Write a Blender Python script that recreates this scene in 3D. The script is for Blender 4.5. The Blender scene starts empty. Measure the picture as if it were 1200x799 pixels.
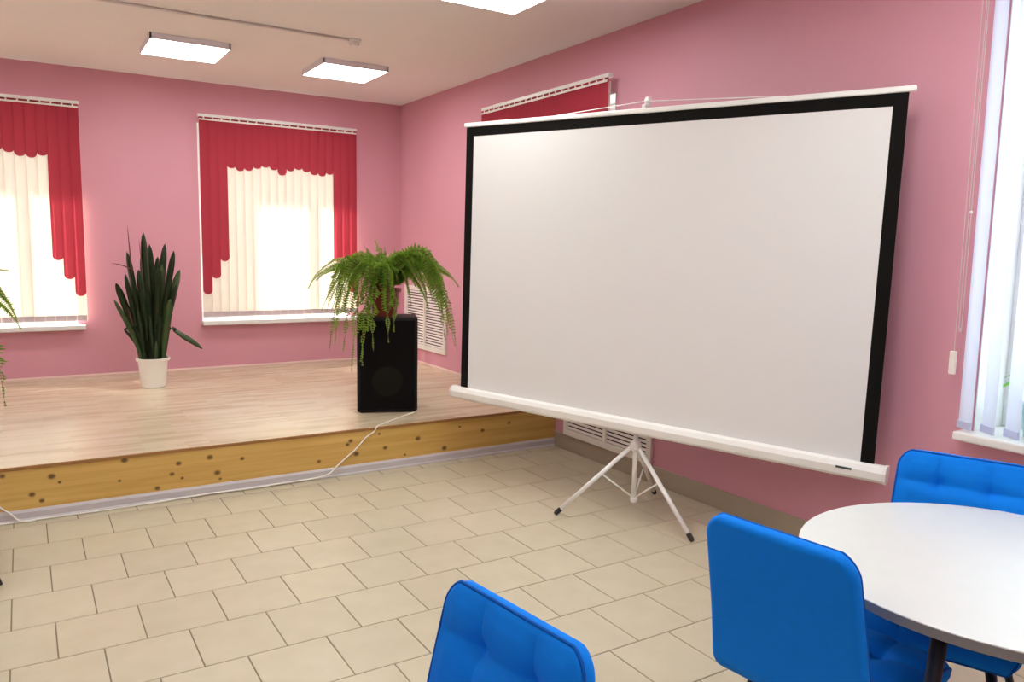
import bpy, bmesh, math, random
from mathutils import Vector, Matrix
random.seed(7)
PI = math.pi
scene = bpy.context.scene
COL = scene.collection

# ------------------------------------------------------------------ camera, light, exposure
CAM = Vector((-3.6332, -8.2167, 1.6))
YAW, PITCH, ROLL, FPX = 1.0121, 0.1193, 0.0185, 918.06
cy, sy, cp, sp = math.cos(YAW), math.sin(YAW), math.cos(PITCH), math.sin(PITCH)
FW = Vector((cy*cp, sy*cp, -sp)); RT0 = Vector((sy, -cy, 0)); UP0 = RT0.cross(FW)
cr, sr = math.cos(ROLL), math.sin(ROLL)
RT = RT0*cr + UP0*sr; UP = UP0*cr - RT0*sr
cam = bpy.data.cameras.new('camera'); camo = bpy.data.objects.new('camera', cam); COL.objects.link(camo)
cam.sensor_width = 36.0; cam.sensor_fit = 'HORIZONTAL'; cam.lens = FPX/1200*36
cam.clip_start = 0.05
camo.matrix_world = Matrix(((RT.x, UP.x, -FW.x, CAM.x), (RT.y, UP.y, -FW.y, CAM.y), (RT.z, UP.z, -FW.z, CAM.z), (0, 0, 0, 1)))
scene.camera = camo

SKY = 3.6; SKY_COL = (0.80, 0.93, 1.0)
SUN = 26.0
LAMP = 17.5; LAMP_COL = (0.96, 1.0, 0.96)
world = bpy.data.worlds.new('overcast_sky'); scene.world = world; world.use_nodes = True
bg = world.node_tree.nodes['Background']; bg.inputs[0].default_value = (*SKY_COL, 1); bg.inputs[1].default_value = SKY
sun = bpy.data.lights.new('sun', 'SUN'); sun.energy = SUN; sun.angle = math.radians(3); sun.color = (1.0, 0.93, 0.82)
suno = bpy.data.objects.new('sun', sun); COL.objects.link(suno)
suno.location = (-6, 6, 8)
suno.rotation_euler = Vector((0.50, -0.46, -0.72)).to_track_quat('-Z', 'Y').to_euler()
vs = scene.view_settings
vs.view_transform = 'Standard'; vs.look = 'None'; vs.gamma = 1.0; vs.use_curve_mapping = False
vs.exposure = 0.15

# ------------------------------------------------------------------ materials
def mat(name, col, rough=0.5, metal=0.0, spec=0.5, noise=0.0, nscale=8.0, bump=0.0, bscale=200.0, coat=0.0, trans=None):
    m = bpy.data.materials.new(name); m.use_nodes = True
    nt = m.node_tree; b = nt.nodes['Principled BSDF']
    b.inputs['Base Color'].default_value = (*col, 1); b.inputs['Roughness'].default_value = rough
    b.inputs['Metallic'].default_value = metal; b.inputs['Specular IOR Level'].default_value = spec
    b.inputs['Coat Weight'].default_value = coat
    tc = nt.nodes.new('ShaderNodeTexCoord')
    if noise:
        n = nt.nodes.new('ShaderNodeTexNoise'); n.inputs['Scale'].default_value = nscale; n.inputs['Detail'].default_value = 4
        nt.links.new(tc.outputs['Object'], n.inputs['Vector'])
        mx = nt.nodes.new('ShaderNodeMix'); mx.data_type = 'RGBA'
        mx.inputs['A'].default_value = (*[c*(1-noise) for c in col], 1); mx.inputs['B'].default_value = (*[min(1, c*(1+noise)) for c in col], 1)
        nt.links.new(n.outputs['Fac'], mx.inputs['Factor']); nt.links.new(mx.outputs['Result'], b.inputs['Base Color'])
    if bump:
        n2 = nt.nodes.new('ShaderNodeTexNoise'); n2.inputs['Scale'].default_value = bscale; n2.inputs['Detail'].default_value = 2
        nt.links.new(tc.outputs['Object'], n2.inputs['Vector'])
        bp = nt.nodes.new('ShaderNodeBump'); bp.inputs['Strength'].default_value = bump; bp.inputs['Distance'].default_value = 0.002
        nt.links.new(n2.outputs['Fac'], bp.inputs['Height']); nt.links.new(bp.outputs['Normal'], b.inputs['Normal'])
    if trans:
        t = nt.nodes.new('ShaderNodeBsdfTranslucent'); t.inputs['Color'].default_value = (*trans[0], 1)
        ms = nt.nodes.new('ShaderNodeMixShader'); ms.inputs[0].default_value = trans[1]
        nt.links.new(b.outputs[0], ms.inputs[1]); nt.links.new(t.outputs[0], ms.inputs[2])
        nt.links.new(ms.outputs[0], nt.nodes['Material Output'].inputs['Surface'])
    return m

def emis(name, col, s):
    m = bpy.data.materials.new(name); m.use_nodes = True; nt = m.node_tree
    nt.nodes.remove(nt.nodes['Principled BSDF'])
    e = nt.nodes.new('ShaderNodeEmission'); e.inputs[0].default_value = (*col, 1); e.inputs[1].default_value = s
    nt.links.new(e.outputs[0], nt.nodes['Material Output'].inputs['Surface']); return m

M = {}
M['wall'] = mat('pink_wall_paint', (0.67, 0.31, 0.385), 0.55, noise=0.03, nscale=1.5, bump=0.15, bscale=60)
M['ceiling'] = mat('white_ceiling_paint', (0.86, 0.82, 0.79), 0.8, bump=0.1, bscale=40)
M['white'] = mat('white_plastic', (0.82, 0.81, 0.79), 0.35)
M['white_metal'] = mat('white_enamelled_metal', (0.88, 0.87, 0.84), 0.3)
M['offwhite'] = mat('cream_plastic', (0.87, 0.82, 0.75), 0.4)
M['frame'] = mat('white_window_frame', (0.8, 0.8, 0.8), 0.35)
M['grey_side'] = mat('grey_lamp_housing', (0.86, 0.84, 0.90), 0.45)
M['lamp'] = emis('lit_lamp_diffuser', LAMP_COL, LAMP)
M['grout'] = mat('floor_grout', (0.24, 0.19, 0.125), 0.85, noise=0.1, nscale=20)
M['basetile'] = mat('grey_beige_baseboard_tile', (0.41, 0.345, 0.255), 0.4, noise=0.06, nscale=6)
M['plinth'] = mat('lilac_grey_plinth_strip', (0.56, 0.52, 0.53), 0.4)
M['skirting'] = mat('pale_pink_skirting', (0.72, 0.52, 0.44), 0.5)
M['lip'] = mat('brown_stage_edge', (0.33, 0.155, 0.045), 0.45, noise=0.15, nscale=15)
M['red'] = mat('crimson_blind_fabric', (0.44, 0.048, 0.075), 0.85, spec=0.2, bump=0.2, bscale=400, trans=((0.62, 0.075, 0.12), 0.33))
M['cream'] = mat('cream_blind_fabric', (0.78, 0.65, 0.53), 0.8, bump=0.2, bscale=400, trans=((0.80, 0.67, 0.545), 0.27))
M['lavender'] = mat('pale_lavender_blind_fabric', (0.72, 0.73, 0.86), 0.8, bump=0.2, bscale=400, trans=((0.80, 0.83, 0.97), 0.5))
M['weight'] = mat('lilac_blind_weight', (0.60, 0.50, 0.53), 0.6)
M['dark'] = mat('gap_shade', (0.06, 0.03, 0.03), 0.7)  # near-black colour that paints the shade inside narrow gaps
M['speaker'] = mat('black_speaker_cabinet', (0.010, 0.008, 0.008), 0.6, spec=0.25, bump=0.3, bscale=300)
M['speaker_cloth'] = mat('black_speaker_cloth', (0.006, 0.005, 0.005), 0.95, spec=0.1, bump=0.4, bscale=500)
M['cone'] = mat('dark_woofer_cone', (0.011, 0.0095, 0.007), 0.9, spec=0.1)
M['rubber'] = mat('black_rubber', (0.015, 0.015, 0.014), 0.6)
M['border'] = mat('black_screen_border', (0.006, 0.005, 0.0045), 0.8, spec=0.12)
M['screen'] = mat('matte_white_screen_fabric', (0.78, 0.77, 0.765), 0.75, spec=0.2)
M['screen_back'] = mat('black_screen_backing', (0.02, 0.02, 0.02), 0.8)
M['badge'] = mat('dark_green_badge', (0.03, 0.06, 0.05), 0.5)
M['pot_red'] = mat('dark_red_plastic_pot', (0.15, 0.010, 0.008), 0.3, noise=0.1, nscale=10)
M['pot_white'] = mat('white_plastic_pot', (0.90, 0.87, 0.81), 0.35)
M['pot_teal'] = mat('pale_teal_ceramic_pot', (0.35, 0.62, 0.62), 0.3)
M['soil'] = mat('dark_potting_soil', (0.03, 0.018, 0.01), 0.95, noise=0.4, nscale=60, bump=1, bscale=100)
M['fern'] = mat('fern_leaf', (0.20, 0.35, 0.035), 0.5, noise=0.45, nscale=5, trans=((0.22, 0.40, 0.03), 0.35))
M['fern_young'] = mat('pale_fern_leaf', (0.28, 0.42, 0.07), 0.5, noise=0.3, nscale=5, trans=((0.34, 0.46, 0.06), 0.4))
M['stem'] = mat('brown_fern_stem', (0.16, 0.075, 0.03), 0.6)
M['snake'] = mat('dark_green_sansevieria_leaf', (0.012, 0.026, 0.006), 0.45, spec=0.3, noise=0.5, nscale=14)
M['snake_light'] = mat('lighter_sansevieria_leaf', (0.035, 0.07, 0.015), 0.42, noise=0.4, nscale=14)
M['dry'] = mat('reddish_dry_leaf', (0.15, 0.045, 0.03), 0.6)
M['houseplant'] = mat('bright_green_leaf', (0.13, 0.42, 0.06), 0.45, trans=((0.2, 0.5, 0.08), 0.3))
M['table_edge'] = mat('grey_table_edge', (0.20, 0.20, 0.205), 0.45)
M['black_metal'] = mat('dark_metal_leg', (0.022, 0.024, 0.032), 0.4, metal=0.3)
M['cord'] = mat('thin_blind_cord', (0.62, 0.50, 0.50), 0.6)
M['cable'] = mat('white_cable_sheath', (0.86, 0.82, 0.74), 0.45)
M['conduit'] = mat('pale_conduit', (0.74, 0.66, 0.63), 0.5)
M['blue'] = mat('blue_upholstery', (0.001, 0.205, 0.80), 0.75, spec=0.15, noise=0.05, nscale=30, bump=0.25, bscale=500)
M['piping'] = mat('dark_blue_piping', (0.001, 0.095, 0.47), 0.7, spec=0.15)

def tile_material():
    m = mat('beige_floor_tile', (0.56, 0.475, 0.355), 0.28)
    nt = m.node_tree; b = nt.nodes['Principled BSDF']
    tc = nt.nodes.new('ShaderNodeTexCoord'); oi = nt.nodes.new('ShaderNodeObjectInfo')
    add = nt.nodes.new('ShaderNodeVectorMath'); add.operation = 'MULTIPLY_ADD'
    add.inputs[1].default_value = (1, 1, 1); nt.links.new(tc.outputs['Object'], add.inputs[0])
    sc = nt.nodes.new('ShaderNodeVectorMath'); sc.operation = 'SCALE'; sc.inputs[0].default_value = (31, 17, 5)
    nt.links.new(oi.outputs['Random'], sc.inputs['Scale']); nt.links.new(sc.outputs[0], add.inputs[2])
    n = nt.nodes.new('ShaderNodeTexNoise'); n.inputs['Scale'].default_value = 7; n.inputs['Detail'].default_value = 5
    nt.links.new(add.outputs[0], n.inputs['Vector'])
    r = nt.nodes.new('ShaderNodeValToRGB')
    r.color_ramp.elements[0].position = 0.3; r.color_ramp.elements[0].color = (0.53, 0.46, 0.33, 1)
    r.color_ramp.elements[1].position = 0.75; r.color_ramp.elements[1].color = (0.58, 0.51, 0.38, 1)
    nt.links.new(n.outputs['Fac'], r.inputs['Fac'])
    hv = nt.nodes.new('ShaderNodeHueSaturation'); mr = nt.nodes.new('ShaderNodeMapRange')
    mr.inputs['To Min'].default_value = 0.97; mr.inputs['To Max'].default_value = 1.03
    nt.links.new(oi.outputs['Random'], mr.inputs['Value']); nt.links.new(mr.outputs['Result'], hv.inputs['Value'])
    nt.links.new(r.outputs['Color'], hv.inputs['Color']); nt.links.new(hv.outputs['Color'], b.inputs['Base Color'])
    n2 = nt.nodes.new('ShaderNodeTexNoise'); n2.inputs['Scale'].default_value = 3
    nt.links.new(add.outputs[0], n2.inputs['Vector'])
    rr = nt.nodes.new('ShaderNodeMapRange'); rr.inputs['To Min'].default_value = 0.33; rr.inputs['To Max'].default_value = 0.33
    nt.links.new(n2.outputs['Fac'], rr.inputs['Value']); nt.links.new(rr.outputs['Result'], b.inputs['Roughness'])
    return m
M['tile'] = tile_material()

def deck_material():
    """printed wood-strip flooring: staggered strips of pale, pinkish and tan wood along X"""
    m = mat('wood_strip_stage_flooring', (0.7, 0.5, 0.35), 0.26)
    nt = m.node_tree; b = nt.nodes['Principled BSDF']; L = nt.links
    tc = nt.nodes.new('ShaderNodeTexCoord')
    br = nt.nodes.new('ShaderNodeTexBrick')
    br.inputs['Scale'].default_value = 1.0; br.inputs['Brick Width'].default_value = 0.38; br.inputs['Row Height'].default_value = 0.055
    br.inputs['Mortar Size'].default_value = 0.0; br.offset = 0.37; br.offset_frequency = 2; br.inputs['Bias'].default_value = 0.0
    br.inputs['Color1'].default_value = (0, 0, 0, 1); br.inputs['Color2'].default_value = (1, 1, 1, 1)
    L.new(tc.outputs['Object'], br.inputs['Vector'])
    mp = nt.nodes.new('ShaderNodeMapping'); mp.inputs['Scale'].default_value = (1.3, 9, 1)
    L.new(tc.outputs['Object'], mp.inputs['Vector'])
    n = nt.nodes.new('ShaderNodeTexNoise'); n.inputs['Scale'].default_value = 1.6; n.inputs['Detail'].default_value = 6
    L.new(mp.outputs[0], n.inputs['Vector'])
    mx = nt.nodes.new('ShaderNodeMix'); mx.data_type = 'FLOAT'; mx.inputs['Factor'].default_value = 0.72
    L.new(br.outputs['Color'], mx.inputs[2]); L.new(n.outputs['Fac'], mx.inputs[3])
    r = nt.nodes.new('ShaderNodeValToRGB'); e = r.color_ramp.elements
    e[0].position = 0.28; e[0].color = (0.49, 0.395, 0.265, 1); e[1].position = 0.72; e[1].color = (0.67, 0.57, 0.42, 1)
    k = e.new(0.48); k.color = (0.61, 0.495, 0.345, 1)
    L.new(mx.outputs[0], r.inputs['Fac']); L.new(r.outputs['Color'], b.inputs['Base Color'])
    return m
M['deck'] = deck_material()

KNOTS = [(-3.784, 0.272), (-3.546, 0.238), (-3.508, 0.198), (-3.647, 0.146), (-3.601, 0.102), (-3.166, 0.284), (-3.197, 0.161), (-2.864, 0.224), (-2.904, 0.162), (-2.679, 0.24), (-2.846, 0.128), (-2.99, 0.084), (-2.48, 0.206), (-2.636, 0.133), (-2.619, 0.091), (-1.745, 0.236), (-1.768, 0.213), (-1.704, 0.139), (-1.531, 0.262), (-1.487, 0.156), (-1.972, 0.119), (-1.23, 0.195), (-0.884, 0.246), (-0.684, 0.195), (-0.445, 0.231), (-1.012, 0.097), (-1.333, 0.086)]
def pine_material():
    m = mat('knotty_pine', (0.6, 0.36, 0.1), 0.4)
    nt = m.node_tree; b = nt.nodes['Principled BSDF']; L = nt.links
    tc = nt.nodes.new('ShaderNodeTexCoord')
    mp = nt.nodes.new('ShaderNodeMapping'); mp.inputs['Scale'].default_value = (0.9, 1, 22)
    L.new(tc.outputs['Object'], mp.inputs['Vector'])
    n = nt.nodes.new('ShaderNodeTexNoise'); n.inputs['Scale'].default_value = 1.3; n.inputs['Detail'].default_value = 5; n.inputs['Distortion'].default_value = 0.6
    L.new(mp.outputs[0], n.inputs['Vector'])
    r = nt.nodes.new('ShaderNodeValToRGB'); e = r.color_ramp.elements
    e[0].position = 0.3; e[0].color = (0.56, 0.33, 0.075, 1); e[1].position = 0.72; e[1].color = (0.70, 0.46, 0.14, 1)
    L.new(n.outputs['Fac'], r.inputs['Fac'])
    cur = None
    for i, (x, z) in enumerate(KNOTS):
        rad = (0.014, 0.019, 0.010, 0.016)[i % 4]
        s = nt.nodes.new('ShaderNodeVectorMath'); s.operation = 'SUBTRACT'; s.inputs[1].default_value = (x, 0, z)
        L.new(tc.outputs['Object'], s.inputs[0])
        q = nt.nodes.new('ShaderNodeVectorMath'); q.operation = 'MULTIPLY'; q.inputs[1].default_value = (1/(rad*1.25), 0, 1/rad)
        L.new(s.outputs[0], q.inputs[0])
        l = nt.nodes.new('ShaderNodeVectorMath'); l.operation = 'LENGTH'; L.new(q.outputs[0], l.inputs[0])
        if cur is None: cur = l.outputs['Value']
        else:
            mi = nt.nodes.new('ShaderNodeMath'); mi.operation = 'MINIMUM'
            L.new(cur, mi.inputs[0]); L.new(l.outputs['Value'], mi.inputs[1]); cur = mi.outputs[0]
    kr = nt.nodes.new('ShaderNodeMapRange'); kr.inputs['From Min'].default_value = 0.45; kr.inputs['From Max'].default_value = 1.1
    kr.inputs['To Min'].default_value = 0.88; kr.inputs['To Max'].default_value = 0.0
    L.new(cur, kr.inputs['Value'])
    mx = nt.nodes.new('ShaderNodeMix'); mx.data_type = 'RGBA'; mx.inputs['B'].default_value = (0.09, 0.033, 0.010, 1)
    L.new(kr.outputs['Result'], mx.inputs['Factor']); L.new(r.outputs['Color'], mx.inputs['A'])
    L.new(mx.outputs['Result'], b.inputs['Base Color'])
    return m
M['pine'] = pine_material()

def marble_top():
    m = mat('white_laminate_tabletop', (0.68, 0.69, 0.675), 0.3, noise=0.03, nscale=12)
    return m
M['tabletop'] = marble_top()

def glass():
    m = bpy.data.materials.new('clear_window_glass'); m.use_nodes = True; nt = m.node_tree
    nt.nodes.remove(nt.nodes['Principled BSDF'])
    t = nt.nodes.new('ShaderNodeBsdfTransparent'); t.inputs[0].default_value = (0.95, 0.97, 0.97, 1)
    g = nt.nodes.new('ShaderNodeBsdfGlossy'); g.inputs['Roughness'].default_value = 0.02
    x = nt.nodes.new('ShaderNodeMixShader'); x.inputs[0].default_value = 0.06
    nt.links.new(t.outputs[0], x.inputs[1]); nt.links.new(g.outputs[0], x.inputs[2])
    nt.links.new(x.outputs[0], nt.nodes['Material Output'].inputs['Surface']); return m
M['glass'] = glass()

# ------------------------------------------------------------------ mesh helpers
def obj(name, bm, m, parent=None, smooth=False, loc=None, recalc=True):
    if recalc: bmesh.ops.recalc_face_normals(bm, faces=bm.faces[:])
    me = bpy.data.meshes.new(name); bm.to_mesh(me); bm.free()
    me.materials.append(m)
    if smooth:
        for f in me.polygons: f.use_smooth = True
    return link(name, me, parent, loc)
def link(name, me, parent=None, loc=None):
    o = bpy.data.objects.new(name, me); COL.objects.link(o)
    if parent is not None: o.parent = parent
    if loc is not None: o.location = loc
    return o
def tag(o, label=None, cat=None, group=None, kind=None):
    if label: o['label'] = label
    if cat: o['category'] = cat
    if group: o['group'] = group
    if kind: o['kind'] = kind
    return o
def empty(name, loc=(0, 0, 0), rz=0.0):
    o = bpy.data.objects.new(name, None); COL.objects.link(o); o.location = loc; o.rotation_euler = (0, 0, rz)
    o.empty_display_size = 0.1
    return o
def copy_tree(o, parent=None):
    c = o.copy(); COL.objects.link(c)
    if parent is not None: c.parent = parent
    for ch in list(o.children): copy_tree(ch, c)
    return c
def box(bm, lo, hi, bev=0.0, seg=2, mtx=None):
    c = [(lo[i]+hi[i])/2 for i in range(3)]; s = [hi[i]-lo[i] for i in range(3)]
    mt = Matrix.Translation(c) @ Matrix.Diagonal((*s, 1))
    if mtx is not None: mt = mtx @ mt
    r = bmesh.ops.create_cube(bm, size=1.0, matrix=mt)
    if bev:
        es = list({e for v in r['verts'] for e in v.link_edges})
        bmesh.ops.bevel(bm, geom=es, offset=bev, segments=seg, affect='EDGES', profile=0.5)
    return bm
def B(): return bmesh.new()
def tube(bm, pts, r, n=10, cap=True):
    pts = [Vector(p) for p in pts]; N = len(pts)
    rs = r if isinstance(r, (list, tuple)) else [r]*N
    rings = []; prev = None
    for i, p in enumerate(pts):
        t = (pts[min(i+1, N-1)] - pts[max(i-1, 0)]).normalized()
        if prev is None:
            a = Vector((0, 0, 1)) if abs(t.z) < 0.9 else Vector((1, 0, 0))
            u = t.cross(a).normalized()
        else:
            u = (prev - t*prev.dot(t)).normalized()
        prev = u; w = t.cross(u)
        rings.append([bm.verts.new(p + (u*math.cos(2*PI*k/n) + w*math.sin(2*PI*k/n))*rs[i]) for k in range(n)])
    for i in range(N-1):
        for k in range(n):
            bm.faces.new((rings[i][k], rings[i][(k+1) % n], rings[i+1][(k+1) % n], rings[i+1][k]))
    if cap:
        bm.faces.new(rings[0][::-1]); bm.faces.new(rings[-1])
    return bm
def lathe(bm, prof, n=32, c=(0, 0, 0)):
    rings = []
    for r, z in prof:
        if r < 1e-6: rings.append([bm.verts.new((c[0], c[1], c[2]+z))])
        else: rings.append([bm.verts.new((c[0]+r*math.cos(2*PI*k/n), c[1]+r*math.sin(2*PI*k/n), c[2]+z)) for k in range(n)])
    for a, b in zip(rings, rings[1:]):
        for k in range(n):
            k2 = (k+1) % n
            if len(a) == 1 and len(b) == 1: continue
            if len(a) == 1: bm.faces.new((a[0], b[k], b[k2]))
            elif len(b) == 1: bm.faces.new((a[k], a[k2], b[0]))
            else: bm.faces.new((a[k], a[k2], b[k2], b[k]))
    return bm
def prism(bm, prof, axis_from, axis_to, ex, ey):
    """profile (list of 2D points along ex, ey) swept from axis_from to axis_to"""
    a, b, ex, ey = Vector(axis_from), Vector(axis_to), Vector(ex), Vector(ey)
    va = [bm.verts.new(a + ex*x + ey*y) for x, y in prof]; vb = [bm.verts.new(b + ex*x + ey*y) for x, y in prof]
    n = len(prof)
    for i in range(n): bm.faces.new((va[i], va[(i+1) % n], vb[(i+1) % n], vb[i]))
    bm.faces.new(va[::-1]); bm.faces.new(vb)
    return bm
def smooth_path(pts, per=8):
    P = [Vector(p) for p in pts]; out = []
    for i in range(len(P)-1):
        p0, p1, p2, p3 = P[max(i-1, 0)], P[i], P[i+1], P[min(i+2, len(P)-1)]
        for k in range(per):
            t = k/per
            out.append(0.5*((2*p1) + (p2-p0)*t + (2*p0-5*p1+4*p2-p3)*t*t + (3*p1-p0-3*p2+p3)*t*t*t))
    out.append(P[-1]); return out
def proj(p):
    d = Vector(p) - CAM; z = d.dot(FW)
    if z < 0.05: return None
    return (600 + FPX*d.dot(RT)/z, 399.5 - FPX*d.dot(UP)/z)

# ------------------------------------------------------------------ setting: floor, walls, ceiling
HC = 3.126; HS = 0.316; SD = 3.096; WT = 0.42
X0, Y0 = -7.6, -10.8                                   # far corner of the room behind the camera
floor = obj('floor', box(B(), (X0, Y0, -0.12), (0.0, 0.0, -0.0035)), M['grout']); tag(floor, kind='structure')
obj_c = obj('ceiling', box(B(), (X0-WT, Y0-WT, HC), (WT, WT, HC+0.15)), M['ceiling']); tag(obj_c, kind='structure')

TW, TH, TX, TY = 0.3135, 0.3382, -3.7425, -3.207
tile_cache = {}
def tile_mesh(w, h):
    k = (round(w, 3), round(h, 3))
    if k not in tile_cache:
        bm = B(); g = 0.0028; b = 0.0014; t = 0.008
        lo = [(-w/2+g, -h/2+g), (w/2-g, -h/2+g), (w/2-g, h/2-g), (-w/2+g, h/2-g)]
        hi = [(x-b*(1 if x > 0 else -1), y-b*(1 if y > 0 else -1)) for x, y in lo]
        v0 = [bm.verts.new((x, y, -t)) for x, y in lo]; v1 = [bm.verts.new((x, y, -b)) for x, y in lo]; v2 = [bm.verts.new((x, y, 0)) for x, y in hi]
        for a, c in ((v0, v1), (v1, v2)):
            for i in range(4): bm.faces.new((a[i], a[(i+1) % 4], c[(i+1) % 4], c[i]))
        bm.faces.new(v2)
        me = bpy.data.meshes.new('tile'); bm.to_mesh(me); bm.free(); me.materials.append(M['tile']); tile_cache[k] = me
    return tile_cache[k]
rest = B()
for k in range(-1, 22):
    ya, yb = TY-k*TH, TY-(k+1)*TH
    ya = min(ya, -SD); yb = max(yb, Y0)
    if ya-yb < 0.02: continue
    off = 0.0 if k % 2 else 0.5
    for u in range(-13, 13):
        xa, xb = TX+(u+off)*TW, TX+(u+off+1)*TW
        xa, xb = max(xa, X0), min(xb, -0.012)
        if xb-xa < 0.02: continue
        cx, cyy = (xa+xb)/2, (ya+yb)/2
        vis = False
        for fx in (0, .5, 1):
            for fy in (0, .5, 1):
                q = proj((xa+(xb-xa)*fx, yb+(ya-yb)*fy, 0))
                if q and -4 < q[0] < 1204 and -4 < q[1] < 803: vis = True
        if vis:
            o = link('tile', tile_mesh(xb-xa, ya-yb), floor, (cx, cyy, random.uniform(-0.0010, -0.0005)))
            o.rotation_euler = (random.uniform(-.0012, .0012), random.uniform(-.0012, .0012), 0)
        else:
            box(rest, (xa+.0028, yb+.0028, -0.006), (xb-.0028, ya-.0028, -0.0006))
r_ = obj('tile_field', rest, M['tile'], floor); tag(r_, kind='stuff')

def wall_with_openings(name, along, lo, hi, openings):
    """along: function (s, d, z) -> world; d=0 inner face, d=WT outer"""
    bm = B()
    def blk(s0, s1, z0, z1):
        a, b = along(s0, 0, z0), along(s1, WT, z1)
        box(bm, [min(a[i], b[i]) for i in range(3)], [max(a[i], b[i]) for i in range(3)])
    s = lo
    for (a, b, z0, z1) in openings:
        blk(s, a, -0.1, HC); blk(a, b, -0.1, z0); blk(a, b, z1, HC); s = b
    blk(s, hi, -0.1, HC)
    tag(obj(name, bm, M['wall']), kind='structure')
WC1, WC2 = -3.935, -1.345                             # centres of the two back windows
back = lambda s, d, z: (s, d, z)
right = lambda s, d, z: (d, s, z)
OPZ = (0.80, 2.74)
wall_with_openings('wall_back', back, X0, 0.0, [(-7.2, -5.85, *OPZ), (WC1-0.80, WC1+0.712, *OPZ), (WC2-0.792, WC2+0.712, *OPZ)])
OPN = (-8.05, -6.37); OPF = (-3.735, -2.06)
wall_with_openings('wall_right', right, Y0, WT, [(OPN[0], OPN[1], 0.785, 2.80), (OPF[0], OPF[1], 0.80, 2.70)])
tag(obj('wall_left', box(B(), (X0-WT, Y0, -0.1), (X0, WT, HC)), M['wall']), kind='structure')
tag(obj('wall_front', box(B(), (X0-WT, Y0-WT, -0.1), (WT, Y0, HC)), M['wall']), kind='structure')

def window(name, along, a, b, z0, z1, sill=None):
    """frame with a mullion and two panes near the outer face; a sill board as a part"""
    bm = B(); fw = 0.06
    def blk(bm, s0, s1, zz0, zz1, d0=0.24, d1=0.30):
        p, q = along(s0, d0, zz0), along(s1, d1, zz1)
        box(bm, [min(p[i], q[i]) for i in range(3)], [max(p[i], q[i]) for i in range(3)], bev=0.002, seg=1)
    mid = (a+b)/2
    blk(bm, a, a+fw, z0, z1); blk(bm, b-fw, b, z0, z1); blk(bm, a+fw, b-fw, z0, z0+fw); blk(bm, a+fw, b-fw, z1-fw, z1); blk(bm, mid-fw/2, mid+fw/2, z0+fw, z1-fw)
    w = tag(obj(name, bm, M['frame']), kind='structure')
    for s0, s1 in ((a+fw, mid-fw/2), (mid+fw/2, b-fw)):
        g = B(); blk(g, s0, s1, z0+fw, z1-fw, 0.266, 0.274); obj('pane', g, M['glass'], w)
    for s0, s1, zz0, zz1, nm in ((a+.0005, a+.006, z0, z1-.001, 'reveal_panel'), (b-.006, b-.0005, z0, z1-.001, 'reveal_panel'), (a+.006, b-.006, z1-.006, z1-.0005, 'reveal_panel')):
        g = B(); blk(g, s0, s1, zz0, zz1, 0.0, 0.24); obj(nm, g, M['frame'], w)
    if sill:
        s0, s1, d0, th = sill
        g = B(); p, q = along(s0, d0, z0-th), along(s1, 0.0, z0)
        box(g, [min(p[i], q[i]) for i in range(3)], [max(p[i], q[i]) for i in range(3)], bev=0.008)
        p, q = along(a+0.001, -0.01, z0-th*0.6), along(b-0.001, 0.24, z0)
        box(g, [min(p[i], q[i]) for i in range(3)], [max(p[i], q[i]) for i in range(3)])
        obj('window_sill', g, M['white'], w)
    return w
window('window_1', back, WC1-0.80, WC1+0.712, OPZ[0]+.02, OPZ[1], (WC1-0.80, WC1+0.775, -0.10, 0.045))
window('window_2', back, WC2-0.792, WC2+0.712, OPZ[0]+.02, OPZ[1], (WC2-0.80, WC2+0.80, -0.10, 0.045))
window('window_3', right, OPF[0], OPF[1], 0.82, 2.70, (-3.77, -2.0, -0.10, 0.045))
window('window_4', right, OPN[0], OPN[1], 0.81, 2.80, (OPN[0]-0.04, -6.325, -0.09, 0.040))
window('window_5', back, -7.2, -5.85, *OPZ)

# stage skirting and floor-level baseboards
tag(obj('baseboard_back', prism(B(), [(0, 0), (0.016, 0), (0.016, 0.022), (0.006, 0.034), (0, 0.034)], (X0, 0, HS), (0, 0, HS), (0, -1, 0), (0, 0, 1)), M['skirting']), kind='structure')
tag(obj('baseboard_stage_side', prism(B(), [(0, 0), (0.016, 0), (0.016, 0.022), (0.006, 0.034), (0, 0.034)], (0, -0.016, HS), (0, -SD, HS), (-1, 0, 0), (0, 0, 1)), M['skirting']), kind='structure')
tag(obj('baseboard_right', box(B(), (-0.011, Y0, -0.0035), (0, -SD-0.001, 0.122), bev=0.002, seg=1), M['basetile']), kind='structure')

# ------------------------------------------------------------------ stage
stage = tag(empty('stage', (0, 0, 0)), 'low stage along the back wall with wood strip floor and knotty pine front', 'stage')
obj('stage_deck', box(B(), (X0+.002, -SD+0.004, 0.10), (-0.001, -0.002, HS)), M['deck'], stage)
obj('front_board', box(B(), (X0+.002, -SD, 0.055), (-0.001, -SD+0.003, HS-0.018)), M['pine'], stage)
obj('edge_strip', box(B(), (X0+.002, -SD-0.006, HS-0.020), (-0.001, -SD+0.004, HS), bev=0.003), M['lip'], stage)
obj('plinth_strip', prism(B(), [(0, 0), (0.022, 0), (0.022, 0.008), (0.014, 0.015), (0.014, 0.050), (0.006, 0.064), (0, 0.064)], (X0+.002, -SD, 0), (-0.001, -SD, 0), (0, -1, 0), (0, 0, 1)), M['plinth'], stage)
obj('under_frame', box(B(), (X0+.01, -SD+0.02, 0.0), (-0.01, -SD+0.06, 0.10)), M['pine'], stage)
obj('under_frame', box(B(), (X0+.01, -0.10, 0.0), (-0.01, -0.06, 0.10)), M['pine'], stage)

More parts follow.
